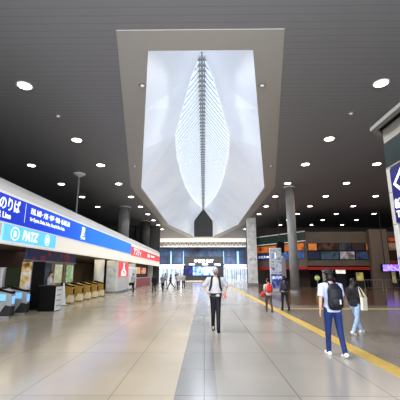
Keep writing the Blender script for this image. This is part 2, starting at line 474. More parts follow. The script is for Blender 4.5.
# lettered sign bands
bz = thing('station_sign', 'long blue sign band with white line names and railway logo above the gates', 'sign', (XL+.03,0,0))
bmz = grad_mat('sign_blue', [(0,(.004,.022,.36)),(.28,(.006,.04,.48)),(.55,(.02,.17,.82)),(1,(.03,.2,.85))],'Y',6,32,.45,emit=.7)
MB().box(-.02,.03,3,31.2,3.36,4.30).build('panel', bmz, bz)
text('lettering','JR線のりば',.52,(.035,9.9,3.80),FACE_R,letters,bz,sx=.82,bold=.01)
text('lettering','JR Line',.3,(.035,10.6,3.48),FACE_R,letters,bz,bold=.006)
text('lettering','改札 京都・大阪・神戸・姫路・新大阪方面',.27,(.035,12.75,3.93),FACE_R,letters,bz,sx=.74,bold=.006)
text('lettering','for Kyoto, Osaka, Kobe, Himeji & Shin-Osaka',.22,(.035,12.75,3.64),FACE_R,letters,bz,sx=.8,bold=.003)
text('logo','JR',.62,(.035,18.3,3.72),FACE_R,letters,bz,bold=.035,shear=.15)
text('lettering','JR LINE',.2,(.035,18.3,3.48),FACE_R,letters,bz,bold=.005)
MB().box(.03,.034,12.35,12.37,3.5,4.25).build('divider', letters, bz)
lb = thing('shop_sign', 'light blue lit sign reading BATZ below the dark blue band', 'sign', (XL+.03,0,0))
MB().box(-.02,.03,11.15,15.2,2.72,3.30).build('panel', mat('light_blue_panel',(.12,.42,.85),.5,emit=(.14,.5,.95),es=.75), lb)
text('lettering','BATZ',.5,(.035,12.35,2.84),FACE_R,letters,lb,bold=.02,shear=.2,sx=.9)
mb = MB()
for k in range(24):
    t=2*PI*k/24; t2=2*PI*(k+1)/24
    P=lambda r,t:(0.035,11.85+r*1.15*math.cos(t),3.01+r*math.sin(t))
    mb.face(P(.2,t),P(.2,t2),P(.25,t2),P(.25,t))
mb.build('ring_logo', letters, lb)
text('lettering','B',.3,(.035,11.76,2.90),FACE_R,letters,lb,bold=.01)
mb = MB()
for k in range(24):
    t=2*PI*k/24; t2=2*PI*(k+1)/24
    P=lambda r,t:(0.035,14.35+r*.9*math.cos(t),3.01+r*math.sin(t))
    mb.face(P(.2,t),P(.2,t2),P(.25,t2),P(.25,t))
mb.build('ring_logo', letters, lb)
text('lettering','店',.28,(.035,14.22,2.90),FACE_R,letters,lb,bold=.01)
ws = thing('small_sign', 'small white sign with black letters at the left edge beside the light blue sign', 'sign', (XL+.03,0,0))
MB().box(-.02,.03,8.6,11.0,2.74,3.28).build('panel', whiteg, ws)
text('lettering','IZ',.36,(.035,10.55,2.88),FACE_R,black,ws,bold=.01)
rz = thing('shop_sign', 'long red sign band with white characters at the far end of the facade', 'sign', (XL+.03,0,0))
MB().box(-.02,.03,31.3,51.5,3.28,4.1).build('panel', redl, rz)
text('lettering','アスティ',.8,(.035,32.3,3.42),FACE_R,letters,rz,bold=.02,sx=1.3)
MB().box(.03,.035,40.5,42,3.5,3.9).build('lettering', letters, rz)
MB().box(.03,.035,43,46,3.62,3.85).build('lettering', letters, rz)

# ---- columns rising above the facade
def column(x, y_, r_, h, m, label, band=False, z0=0.0):
    t = thing('column', label, 'column', (x,y_,z0))
    MB().lathe([(r_,0),(r_,h)], seg=36).build('shaft', m, t, smooth=False)
    for o in t.children:
        for p in o.data.polygons: p.use_smooth = len(p.vertices) == 4
    MB().lathe([(r_+.05,0),(r_+.05,.18),(r_+.01,.2)], seg=36).build('base', grey, t)
    MB().lathe([(r_+.01,h-.1),(r_+.12,h-.06),(r_+.12,h)], seg=36).build('collar', ringm, t)
    return t
colm = mat('column_grey', (.24,.24,.235), .4, noise=.1, nscale=1.5)
column(7.52, 27.8, .37, 9.0, colm, 'round grey column in front of the right shops')
column(-9.1, 36.5, .62, 4.28, colm, 'broad grey column rising behind the blue sign band', z0=4.72)
o_=column(-8.6, 47, .7, 4.28, mat('column_dark',(.07,.068,.065),.5), 'dark column behind the red sign band', z0=4.72)
# bright pillar at right shop corner
pil = mat('pillar_marble', (.72,.71,.70), .35, noise=.22, nscale=1.6)
t = thing('pillar','pale patterned square pillar left of the orange shop banner','pillar',(6.55,44.5,0))
MB().box(-.65,.55,-.4,.4,0,9).build('shaft', pil, t)
MB().box(-.7,.6,-.45,.45,0,.3).build('base', grey, t)
text('lettering','のりば',.5,(-.5,-.41,3.2),FACE_C,mat('navy',(.01,.02,.12),.5),t)

# ---- things under the left facade
cw = mat('column_white', (.62,.61,.58), .35)
def wcol(x,y_,r_,label):
    t = thing('column', label, 'column', (x,y_,0))
    MB().lathe([(r_,0),(r_,2.62)],seg=32).build('shaft', cw, t, smooth=True)
    MB().lathe([(r_+.04,0),(r_+.04,.15)],seg=32).build('base', grey, t)
    return t
wcol(-8.1,25.6,.38,'slim white column beside the gates with a silver poster panel')
t = thing('pillar','broad white pillar carrying the red figure sign','pillar',(-7.45,27.2,0))
MB().box(-.6,.40,0,3.6,0,2.62).build('shaft', cw, t, bevel=.12)
MB().box(-.63,.43,-.03,3.63,0,.14).build('base', grey, t)
MB().box(-.5,.25,-.03,0,.4,2.2).build('notice_panel', photo_mat('notice',[(.25,.27,.28),(.5,.5,.5),(.35,.4,.35)],2.2,.3,3.), t)
rs = thing('hanging_sign','square red sign with white figure mark on the white pillar','sign',(-7.04,27.35,1.3))
MB().box(.0,.05,.0,3.3,0,1.2).build('panel', redl, rs)
text('lettering','人',.85,(.055,.7,.4),FACE_R,letters,rs,bold=.04,sx=2)
text('lettering','改札口',.3,(.055,.7,.08),FACE_R,letters,rs,bold=.015,sx=2)
t = thing('display_cabinet','tall white rounded cabinet beyond the red sign pillar','cabinet',(-7.6,32.9,0))
MB().box(-.6,.5,-.5,2.2,0,2.2).build('body', whiteg, t, bevel=.18)
MB().box(-.5,.52,-.3,2.0,.05,.12).build('plinth', grey, t)
MB().box(.5,.52,.2,1.6,1.1,1.9).build('display_panel', mat('pale_panel',(.45,.5,.55),.3), t)
# posters between columns
pstr = [(23.0,24.3,'green and white travel poster on the gate hall wall',(.15,.4,.18)),(19.2,20.6,'tall white poster on the gate hall wall',(.65,.65,.6)),
        (21.2,22.4,'pale poster with green top on the gate hall wall',(.45,.55,.4))]
for k,(a,b_,lab,c) in enumerate(pstr):
    t = thing('wall_poster', lab, 'poster', (-9.6,a,0), 0)
    MB().box(-.04,0,0,b_-a,.9,2.2).build('frame', grey, t)
    MB().box(0,.02,.06,b_-a-.06,.96,2.14).build('print', photo_mat('pst%d'%k,[(.8,.8,.75),c,(.85,.85,.8)],2.2,.5,k*3.1), t)
    MB().box(-.3,-.04,-.2,b_-a+.2,0,2.66).build('backing_panel', wl, t)

# ticket gates
def gate(name, label, body, accent, screen, group):
    t = thing(name, label, 'ticket gate', (0,0,0), 0, group)
    # long body along x, rounded nose, raised reader head
    poly = [(-1.0,.0),(.95,.0),(1.0,.1),(1.0,.72),(.92,.95),(.72,1.02),(.2,1.02),(.05,.92),(-.85,.88),(-1.0,.78)]
    MB().prism(poly,'Y',-.11,.11).build('body', body, t, bevel=.02)
    MB().prism([(.3,1.0),(.98,.86),(.98,.93),(.34,1.09)],'Y',-.13,.13).build('reader_head', black, t, bevel=.01)
    MB().box(.999,1.02,-.08,.08,.5,.78).build('screen', screen, t)
    MB().prism([(.55,.08),(1.02,.08),(1.02,.42),(.8,.46)],'Y',-.125,.125).build('side_cover', accent, t)
    MB().box(-.2,.1,.11,.42,.45,.85).build('flap', mat('flap_dark',(.05,.06,.08),.3), t)
    return t
scrblue = mat('screen_blue',(.1,.3,.7),.2,emit=(.25,.55,1),es=.7)
g0 = gate('ticket_gate','gold and white automatic ticket gate, nearest of its row',gold,mat('gold_light',(.75,.68,.5),.4),black,'gold ticket gates in a row')
for k in range(5):
    o = g0 if k == 0 else copy_tree(g0)
    o.location = (-8.0, 18.0+k*1.35, 0)
    o['label'] = ['gold and white automatic ticket gate, nearest of the gold row beside the white cone','second gold ticket gate from the white cone','third gold ticket gate, middle of the row','fourth gold ticket gate from the white cone','fifth gold ticket gate, next to the slim white column'][k]
g1 = gate('ticket_gate','white ticket gate with blue screen left of the black panel',mat('gate_grey',(.30,.31,.33),.35),dgrey,scrblue,'white ticket gates at the left')
g1.location = (-8.0,13.4,0)
o = copy_tree(g1); o.location=(-8.0,12.35,0); o['label']='white ticket gate with blue screen at the left edge of the photo'
# blue screen facing viewer on those gates
for gg, lab in ((g1,'a'),(o,'b')):
    MB().box(.55,.8,-.15,-.13,.62,.84).build('screen', scrblue, gg)
# ticket machine bank, dark screen
t = thing('ticket_machine','dark ticket machine with wide black screen behind the grey gates','machine',(-8.68,15.2,0))
MB().box(-.38,.38,-.25,.3,0,1.0).build('body', dgrey, t, bevel=.03)
MB().box(-.36,.36,-.12,.12,1.02,1.85).build('screen', mat('screen_dim',(.01,.014,.01),.2,emit=(.05,.07,.03),es=.25), t, bevel=.02)
MB().box(-.3,.3,-.27,-.25,.5,.9).build('front_panel', grey, t)
t = thing('ticket_machine','pale grey ticket machine at the left edge beside the dark one','machine',(-9.45,15.2,0))
MB().box(-.36,.36,-.25,.3,0,1.85).build('body', mat('pale_machine',(.5,.5,.55),.35), t, bevel=.04)
MB().box(-.26,.26,-.27,-.25,1.1,1.6).build('screen', mat('scr_grey',(.3,.34,.4),.2,emit=(.4,.45,.5),es=.4), t)
MB().box(-.2,.2,-.33,-.25,.75,.85).build('tray', grey, t)
t = thing('poster_stand','tall colourful poster stand left of the black panel','poster stand',(-8.02,14.95,0))
MB().box(-.22,.22,-.04,.04,.5,2.1).build('print', photo_mat('stand',[(.05,.04,.03),(.4,.26,.08),(.5,.5,.5),(.12,.1,.08)],3.0,.45,4.), t)
for x in (-.18,.18): MB().box(x-.03,x+.03,-.2,.2,0,.5).build('leg', grey, t)
t = thing('black_screen','tall black panel between the gates and the staff podium','screen',(-7.42,14.95,0))
MB().box(-.3,.2,-.05,.06,0,2.1).build('panel', black, t)
MB().box(-.32,.22,-.13,.13,0,.05).build('base', dgrey, t)
# banner above
t = thing('hanging_banner','dark blue banner with pink flowers hanging above the staff podium','banner',(-7.4,0,0))
MB().box(-.02,.02,13.6,18.9,2.12,2.66).build('cloth', photo_mat('floral',[(.004,.008,.03),(.02,.035,.11),(.012,.02,.07),(.3,.02,.05),(.01,.015,.05)],1.9,.3,2.), t)
MB().tube([(0,13.5,2.13),(0,19.0,2.13)],.03,8).build('rod', grey, t)
# podium
t = thing('podium','black staff podium with a white notice side in front of the glass door','podium',(-6.7,14.75,0))
MB().box(-.42,.30,-.28,.35,0,1.04).build('body', black, t, bevel=.02)
MB().box(.30,.315,-.26,.34,.03,1.02).build('notice_side', whiteg, t)
MB().box(-.46,.34,-.32,.38,1.04,1.08).build('top', dgrey, t, bevel=.01)
for k in range(4):
    MB().box(.315,.32,-.18,.26,.2+k*.22,.24+k*.22).build('notice_line', grey, t)
# glass door leaf
gd = mat('tinted_glass', (.03,.05,.08), .08, spec=.8)
t = thing('glass_door_panel','dark tinted glass panel in grey frame behind the podium','door',(-8.1,16.0,0))
MB().box(-.03,.03,-.6,1.5,.1,2.1).build('pane', photo_mat('gdoor',[(.01,.015,.03),(.04,.06,.11),(.1,.13,.19)],1.6,.22,8.), t)
mb = MB(); mb.box(-.05,.05,-.68,-.6,0,2.2); mb.box(-.05,.05,1.5,1.58,0,2.2); mb.box(-.05,.05,-.68,1.58,2.1,2.2); mb.box(-.05,.05,-.6,1.5,0,.1)
mb.build('frame', grey, t)
MB().box(.05,.09,1.3,1.34,.9,1.3).build('handle', silver, t)
# white cone post
t = thing('cone_stand','white cone shaped floor stand left of the gold ticket gates','stand',(-7.2,17.15,0))
MB().lathe([(.24,0),(.24,.05),(.17,.07),(.05,1.0),(.04,1.1)],seg=20).build('cone', whiteg, t, smooth=False)
MB().lathe([(.28,0),(.28,.03)],seg=20).build('base', grey, t)
# poles of the gate hall
# far shops under the red band
t = thing('shop_counter','brown shop front with red counter under the red sign band','shop front',(-8.2,36,0))
MB().box(-.2,0,0,15.5,0,2.62).build('wall', mat('shop_brown',(.09,.05,.03),.6,noise=.3,nscale=1.), t)
MB().box(0,.6,1,11,0,1.0).build('counter', mat('counter_red',(.35,.04,.03),.4), t, bevel=.03)
MB().box(0,.62,1,11,1.0,1.05).build('counter_top', cw, t)
MB().box(0,.05,1.5,6.5,1.5,2.3).build('menu_board', photo_mat('menu',[(.3,.1,.02),(.8,.5,.15),(.1,.03,.02)],2.,.8,1.), t)
MB().box(0,.05,7.5,10.5,1.5,2.3).build('menu_board', photo_mat('menu2',[(.1,.03,.02),(.7,.2,.1),(.8,.7,.5)],2.,.7,5.), t)
for yy in (0,12.2):
    MB().box(0,.7,yy,yy+.3,0,2.62).build('post', cw, t)

# ------------------------------------------------------------------ far end facade (y = 74)
YF = 74.0
o = MB().box(-18,34,YF,YF+.5,8.45,9).build('wall_back_header', mat('header_white',(.85,.83,.79),.5,emit=(1,.97,.92),es=.45)); struct(o,'bright header above the far glazing')  # header glow painted in for the bright light at the far end
o = MB().box(-18,34,70.8,YF,8.93,8.98).build('trim_7', mat('soffit_white',(.85,.82,.77),.5,emit=(1,.95,.88),es=.22)); struct(o)  # soffit glow is painted light too, not a lamp
# space truss
t = thing('lattice_truss','pale steel lattice truss running across above the far glass wall','truss',(0,YF-1.6,0))
mb = MB()
for z in (7.3,8.3): mb.tube([(-10.9,0,z),(11.9,0,z)],.07,8)
mb.build('chord', white, t)
mb = MB(); k=-10.9
while k < 10.9:
    mb.tube([(k,0,7.3),(k+.5,0,8.3)],.04,6); mb.tube([(k+.5,0,8.3),(k+1,0,7.3)],.04,6); k+=1
mb.build('web', silver, t)
MB().box(-10.9,11.9,.3,.5,7.15,8.4).build('grille', mat('truss_back',(.34,.33,.32),.6,noise=.3,nscale=3.), t)
# glass wall
gw = photo_mat('blue_glazing',[(.012,.018,.035),(.03,.055,.12),(.06,.10,.2),(.02,.03,.06)],.35,.35,3.)
w = MB().box(-11,12,YF+.1,YF+.2,3.3,7.3).build('window_1', gw); struct(w,'dark blue glazing of the far end wall')
mb = MB()
for k in range(24):
    x = -11+k*1.0; mb.box(x-.05,x+.05,YF,YF+.1,3.3,7.3)
for z in (3.3,5.1,7.0): mb.box(-11,12,YF,YF+.1,z,z+.12)
o = mb.build('window_1_frame', mat('mullion',(.06,.065,.08),.4,.3)); struct(o)
for x, w_ in ((-7.4,.35),(7.6,.5),(-4.6,.2),(4.4,.2)):
    t = thing('light_panel',f'tall pale blue lit strip on the far glass wall, {"left" if x<0 else "right"} side, {"outer" if abs(x)>5 else "inner"}','panel',(x,YF-.1,3.6),0)
    MB().box(-w_/2,w_/2,0,.08,0,2.8).build('lens', mat('strip_blue',(.2,.35,.6),.3,emit=(.2,.42,.75),es=.6), t)
    MB().box(-w_/2-.05,w_/2+.05,.08,.1,-.05,2.85).build('frame', dgrey, t)
# canopies at both sides, posts, and central dark box
for s in (-1,1):
    cx = -7.1 if s<0 else 7.4
    t = thing('entrance_canopy',f'white canopy over the far {"left" if s<0 else "right"} exit doors','canopy',(cx,YF-3,0))
    MB().box(-3.0,3.0,-.4,3,2.95,3.35).build('roof', whiteg, t, bevel=.08)
    for x in (-2.8,-.9,.9,2.8):
        MB().box(x-.06,x+.06,-.1,.02,0,2.95).build('post', grey, t)
    MB().box(-2.7,2.7,.2,.3,2.5,2.8).build('light_strip', mat('can_light',(1,1,1),.4,emit=(.95,.97,1),es=2.2), t)
core = mat('core_dark',(.02,.022,.03),.5)
o = MB().box(-4.3,4.3,YF-.4,YF+.05,.0,5.2).build('wall_back_core', core); struct(o,'dark wall behind the display board')
t = thing('clock_sign','row of lit white letters and panels high on the far dark wall','sign',(0,YF-.6,0))
text('lettering','中央口 EXIT',.8,(-2.2,0,3.9),FACE_C,mat('hot_letters',(1,1,1),.5,emit=(.9,.97,1),es=1.0),t,bold=.03,sx=1.0)
for x in (-3.3,-.4,2.3):
    MB().box(x,x+1.3,.0,.1,3.15,3.6).build('lit_panel', mat('lit_panel',(.8,.9,.9),.4,emit=(.75,.9,.88),es=.9), t)
MB().box(-3.9,3.9,.1,.15,3.0,4.9).build('back_plate', dgrey, t)
# departure board on posts
t = thing('departure_board','wide dark display board with glowing blue screens at the far end','display',(0,62,0))
MB().box(-3.85,2.6,0,.5,.95,3.05).build('housing', mat('board_navy',(.004,.006,.03),.3), t, bevel=.03)
MB().box(-2.05,2.3,-.04,0,1.2,2.75).build('screen', photo_mat('screen',[(.02,.06,.5),(.08,.22,.9),(.6,.8,1),(.05,.15,.8)],1.1,1.6,6.), t)
MB().box(-3.5,-2.3,-.04,0,1.3,2.7).build('screen', photo_mat('screen2',[(.005,.008,.06),(.02,.03,.2),(.1,.1,.4)],1.5,.7,2.), t)
for x in (-3.6,2.35): MB().box(x-.1,x+.1,.1,.4,0,.95).build('leg', dgrey, t)
text('lettering','ご案内 Information',.42,(-1.7,-.05,2.1),FACE_C,letters,t)
text('lettering','Welcome  ようこそ',.36,(-1.7,-.05,1.45),FACE_C,letters,t)
# glass doors under canopies
for s in (-1,1):
    mb = MB(); a = 4.3 if s>0 else -11
    for k in range(8):
        x = a+k*.95; mb.box(x-.05,x+.05,YF+.05,YF+.12,0,3.3)
    mb.box(a,a+6.7,YF+.05,YF+.12,2.5,2.6)
    o = mb.build('door_1' if s<0 else 'door_2', mat('mullion',(.06,.06,.07),.4)); struct(o,'glazed far exit doors')
    o = MB().box(a,a+6.7,YF+.08,YF+.1,0,3.3).build('window_2' if s<0 else 'window_3', gc); struct(o)
# street side building beyond the doors
o = MB().box(-16,-4.6,104,106,0,6).build('wall_back_outside', mat('outside_wall',(.6,.62,.66),.6,noise=.3,nscale=.5)); struct(o)
o = MB().box(4.6,20,104,106,0,6).build('wall_back_outside_right', MATS['outside_wall']); struct(o)
# side closures of the far hall
o = MB().box(-11.2,-11,52,YF,0,9).build('wall_left_far', mat('far_side',(.35,.34,.33),.6)); struct(o)
o = MB().box(12,12.2,54.5,YF,0,9).build('wall_right_far', MATS['far_side']); struct(o)

# ------------------------------------------------------------------ right shops (wall at y = 38)
YW = 38.0
wm = mat('brown_wall', (.12,.095,.075), .6, noise=.12, nscale=.7)
XA, YA, XB, YB = 11.8, 38.0, 7.3, 45.0      # oblique stretch from corner A to B
mb = MB(); mb.box(XA,33.8,YW,YW+.4,5.05,6.3); mb.box(XA,33.8,YW,YW+.4,2.3,5.05)
o = mb.build('wall_right', wm); struct(o,'brown shop wall on the right')
mb = MB().face((XA,YA,2.3),(XB,YB,2.3),(XB,YB,6.5),(XA,YA,6.5)); o = mb.build('wall_right_oblique', wm); struct(o)
o = MB().box(XA,33.8,YW+4,YW+4.2,0,2.4).build('wall_right_back', mat('shop_dark',(.03,.02,.016),.6,noise=.5,nscale=.9)); struct(o)
o = MB().box(XA,33.8,YW,YW+4,2.3,2.4).build('ceiling_shops', dgrey); struct(o)
mb = MB().face((XA+1,YA+2.5,0),(XB+1.2,YB+1.5,0),(XB+1.2,YB+1.5,2.4),(XA+1,YA+2.5,2.4)); o = mb.build('wall_right_inner', MATS['shop_dark']); struct(o)
o = MB().box(18.9,20.9,YW-.6,YW,0,6.5).build('wall_right_pier', mat('pier_brown',(.16,.125,.1),.6)); struct(o,'brown pier between the photo panels')
o = MB().box(7.0,33.8,54,54.4,0,9).build('wall_right_upper', mat('brown_wall_upper', (.12,.105,.09), .7)); struct(o,'set back upper wall over the shops')
o = MB().prism([(XA,YA+.4),(33.8,YA+.4),(33.8,54),(XB,54),(XB,YB)],'Z',6.2,6.28).build('ceiling_shop_roof', dgrey); struct(o)
o = MB().box(33.8,34,-8,YF,0,9).build('wall_right_side', wm); struct(o)
# red awning band
for lab, fn in (('long red fascia strip above the dark shop fronts behind the walkers', lambda m: m.box(XA,18.85,YW-.12,YW-.02,1.95,2.28)),
            ('red fascia strip on the slanting wall behind the grey column', lambda m: m.prism([(XA-.06,YA-.12),(XB-.12,YB-.08),(XB-.06,YB-.02),(XA-.03,YA-.04)],'Z',2.0,2.32)),
            ('short red fascia strip beyond the brown pier at right', lambda m: m.box(20.95,33,YW-.12,YW-.02,2.5,2.9))):
    tag(fn(MB()).build('red_fascia_strip', redm), lab, 'fascia strip')
def poster(x0_, x1_, z0_, z1_, cols, label, k, em=.3, name='photo_panel', group='backlit photo panels over the shops', txt=None):
    t = thing(name, label, 'poster', (x0_,YW-.02,z0_), 0, group)
    w_, h_ = x1_-x0_, z1_-z0_
    MB().box(0,w_,-.06,0,0,h_).build('frame', black, t)
    MB().box(.05,w_-.05,-.08,-.06,.05,h_-.05).build('print', photo_mat('ph%d'%k,[tuple(q*(.8 if c[0]>.4 else .35) for q in c) for c in cols],1.0,em,k*2.3), t)
    if txt: text('lettering',txt,h_*.35,(w_*.1,-.085,h_*.3),FACE_C,letters,t)
    return t
poster(13.2-.1,15.4,4.1,4.98,[(.006,.004,.004),(.05,.02,.01),(.3,.12,.05),(.01,.006,.006)],'dark night view photo panel, upper row left',1,.5)
poster(15.5,17.0,4.1,4.98,[(.005,.008,.012),(.05,.06,.09),(.15,.17,.2),(.01,.01,.012)],'dark mountain photo panel, upper row middle',2,.5)
poster(17.0,18.55,4.1,4.98,[(.006,.004,.004),(.12,.05,.03),(.05,.05,.07),(.01,.006,.006)],'dark evening street photo panel, upper row right',3,.5)
poster(12.0,13.05,4.1,4.98,[(.6,.16,.02),(.8,.3,.06),(.45,.1,.02)],'plain orange panel at the left end of the upper row',4,.45)
poster(18.6,18.88,4.1,4.98,[(.5,.12,.02),(.7,.22,.06),(.45,.1,.02)],'narrow orange panel at the right end of the upper row',5,.35)
poster(11.9,13.3,3.08,4.05,[(.01,.03,.1),(.03,.07,.2),(.1,.14,.2)],'blue sea photo panel, lower row far left',6,.5)
poster(13.35,15.5,3.08,4.05,[(.01,.02,.05),(.03,.12,.14),(.15,.25,.45),(.02,.05,.02)],'green hills and blue sky photo panel, lower row',7,.5)
poster(15.55,17.3,3.08,4.05,[(.03,.02,.02),(.35,.3,.33),(.55,.5,.55),(.1,.06,.05)],'pale castle photo panel, lower row middle',8,.6)
poster(17.35,18.88,3.08,4.05,[(.005,.01,.03),(.02,.06,.2),(.12,.2,.4),(.01,.015,.03)],'blue night photo panel, lower row right end',9,.5)
# oblique banners
def obl(u0,u1,z0_,z1_,m,label,txt=None,k=0):
    d = Vector((XB-XA,YB-YA,0)); L_ = d.length; rot = math.atan2(YA-YB,XA-XB)
    P = Vector((XB,YB,0)) - d*(u0)
    t = thing('shop_banner',label,'banner',(XB-d.x*u0,YB-d.y*u0,0),rot)
    MB().box(0,L_*(u1-u0),-.12,-.05,z0_,z1_).build('panel', m, t)
    if txt: text('lettering',txt,(z1_-z0_)*.42,(.3,-.14,z0_+(z1_-z0_)*.3),FACE_C,letters,t,bold=.01)
    return t
obl(0,.97,4.22,5.0,photo_mat('orange_b',[(.38,.07,.01),(.7,.2,.025),(.5,.13,.02),(.12,.03,.015)],1.4,.4,1.),'orange banner with mottled print on the slanting wall behind the column')
obl(.0,.55,3.25,4.12,mat('navy_banner',(.008,.015,.09),.4,emit=(.01,.02,.12),es=.4),'navy banner with white lettering below the orange banner','ようこそ MALL')
obl(.56,.97,3.25,4.12,photo_mat('bluep',[(.01,.03,.12),(.04,.1,.3),(.2,.3,.45)],1.2,.4,3.),'blue photo banner right of the navy banner')
t = thing('upper_window','green tinted glass band high above the orange banner','window',(0,0,0))
mb = MB(); d = Vector((XB-XA,YB-YA,0))
mb.prism([(XA-.1,YA-.06),(XB-.1,YB-.06),(XB,YB),(XA,YA-.02)],'Z',5.3,6.3); mb.build('pane', mat('green_glass',(.025,.04,.033),.25,emit=(.06,.1,.08),es=.1), t)
mb = MB(); mb.prism([(XA-.16,YA-.1),(XB-.16,YB-.1),(XB,YB),(XA,YA-.02)],'Z',5.2,5.3); mb.prism([(XA-.16,YA-.1),(XB-.16,YB-.1),(XB,YB),(XA,YA-.02)],'Z',6.3,6.4)
mb.build('frame', silver, t)
# right block posters beyond the pier
poster(21.2,24.5,5.1,5.65,[(.4,.05,.02),(.6,.12,.04),(.3,.03,.02)],'orange red banner beyond the pier, topmost',11,.4)
poster(21.2,24.5,4.1,5.05,[(.3,.2,.12),(.45,.32,.2),(.15,.08,.05)],'tan photo panel beyond the pier',12,.35)
poster(21.2,22.6,3.0,4.05,[(.05,.01,.01),(.12,.03,.02),(.02,.01,.01)],'dark red photo panel beyond the pier, left',13,.3)
poster(22.7,24.5,3.0,4.05,[(.01,.015,.03),(.08,.1,.16),(.2,.2,.25),(.02,.02,.02)],'dark blue photo panel beyond the pier, right',14,.4)
t = thing('video_screen','glowing violet screen hanging over the shops at far right','screen',(19.6,36.6,1.8))
MB().box(-.1,2.3,0,.2,-.08,.78).build('housing', black, t)
MB().box(0,2.2,-.03,0,0,.7).build('display', photo_mat('violet',[(.08,.03,.55),(.2,.1,.9),(.4,.3,1),(.06,.01,.35)],1.6,1.4,2.), t)
for x in (.3,1.9): MB().box(x-.03,x+.03,.05,.12,.78,7.24).build('hanger', dgrey, t)

# shop interior objects
t = thing('white_post','white square post in front of the dark shop front','post',(13.35,37.0,0))
MB().box(-.22,.22,-.2,.2,0,1.9).build('shaft', mat('post_pale',(.35,.34,.32),.5), t); MB().box(-.26,.26,-.24,.24,0,.1).build('base', grey, t)
MB().box(-.28,.28,-.26,.26,1.86,1.94).build('cap', grey, t)
def lightbox(x,y_,z0_,w_,h_,c,es,label):
    t = thing('shop_display',label,'display',(x,y_,z0_))
    MB().box(-w_/2,w_/2,0,.12,0,h_).build('case', dgrey, t)
    MB().box(-w_/2+.04,w_/2-.04,-.03,0,.04,h_-.04).build('lit_front', photo_mat('lbx%d'%int(x*10),[tuple(q*.5 for q in c),c,tuple(min(1,q*1.4) for q in c)],2.2,es,x), t)
    MB().box(-w_/2,w_/2,.0,.1,-z0_,0).build('stand', dgrey, t)
lightbox(14.6,39.2,1.35,1.1,.6,(.25,.3,.75),1.0,'blue lit menu display inside the shop behind the backpack walker')
lightbox(16.0,39.2,1.5,1.2,.5,(.75,.7,.65),1.0,'white lit menu display inside the shop')
lightbox(17.9,38.6,.7,.9,1.0,(.5,.42,.15),.6,'yellow poster display inside the shop above the black-haired walker')
lightbox(20.9,37,.5,.5,1.3,(.4,.35,.2),.5,'tall cream panel beside the brown pier')
lightbox(15.1,39.6,.5,.8,.6,(.3,.1,.05),.5,'dim red display low inside the shop')
t = thing('gumball_stand','round green-yellow lit stand inside the dark shop right of the column','stand',(12.55,37.2,0))
MB().lathe([(.2,0),(.2,.04),(.05,.08),(.05,.8)],seg=16).build('post', grey, t)
MB().ball((0,0,1.05),(.3,.3,.28)).build('globe', mat('globe',(.35,.42,.2),.3,emit=(.35,.45,.15),es=.4), t, smooth=True)
MB().lathe([(.18,1.28),(.2,1.36),(.05,1.42)],seg=16).build('cap', grey, t)
# chairs/railing row by the shops
def rail(x,y_,label):
    t = thing('crowd_barrier',label,'barrier',(x,y_,0),0,'crowd barriers before the right shops')
    mb = MB(); mb.tube([(0,0,0),(0,0,.95),(1.7,0,.95),(1.7,0,0)],.03,8); mb.build('hoop', grey, t)
    mb = MB()
    for k in range(1,6): mb.tube([(k*.285,0,.2),(k*.285,0,.95)],.012,6)
    mb.tube([(0,0,.2),(1.7,0,.2)],.015,6); mb.build('bars', grey, t)
    for x_ in (0,1.7): MB().box(x_-.03,x_+.03,-.2,.2,0,.03).build('foot', grey, t)
    return t
r0 = rail(15.5,32.5,'low metal crowd barrier before the shops, leftmost of four')
for k,l in enumerate(['second','third','rightmost']):
    c = copy_tree(r0); c.location=(17.5+k*2.0,32.5,0); c['label']=f'low metal crowd barrier before the shops, {l} of four' 
# totem sign
t = thing('totem_sign','tall blue and white information totem left of the grey column','sign',(5.85,29.0,0))
MB().box(-.1,.95,-.1,.12,0,3.75).build('body', mat('totem_white',(.5,.5,.52),.35), t, bevel=.03)
MB().box(-.05,.9,-.13,-.1,.3,1.5).build('blue_panel', photo_mat('tot',[(.01,.02,.14),(.03,.06,.3),(.3,.3,.4)],2.5,.3,1.), t)
MB().box(-.05,.9,-.13,-.1,1.6,2.6).build('print_panel', photo_mat('tot2',[(.04,.06,.15),(.3,.3,.38),(.5,.5,.55),(.02,.03,.1)],3.2,.3,5.), t)
MB().box(-.05,.9,-.13,-.1,2.7,3.65).build('logo_panel', photo_mat('tot3',[(.02,.03,.1),(.2,.26,.35),(.5,.5,.52),(.03,.03,.06)],3.,.3,9.), t)
text('lettering','i',.7,(.3,-.14,2.85),FACE_C,letters,t,bold=.02)
text('lettering','案内所',.3,(.0,-.14,1.1),FACE_C,letters,t)
MB().box(-.2,1.05,-.2,.25,0,.06).build('base', grey, t)
t = thing('banner_pole','slim white banner pole between the totem and the grey column','pole',(7.0,29.6,0))
MB().lathe([(.09,0),(.09,3.1)],seg=14).build('shaft', cw, t, smooth=True); MB().lathe([(.25,0),(.25,.06)],seg=20).build('base', grey, t)
MB().box(-.25,.25,-.12,-.09,1.2,2.9).build('flag', mat('flag_pale',(.4,.4,.42),.6), t)
t = thing('ceiling_speaker','black hanging loudspeaker cluster above the totem','speaker',(6.9,29.9,3.3))
MB().prism([(-.35,0),(.35,.1),(.4,1.0),(-.2,1.1)],'Y',-.25,.25).build('cabinet', black, t, bevel=.04)
MB().box(-.03,.03,-.03,.03,1.05,5.7).build('rod', dgrey, t)

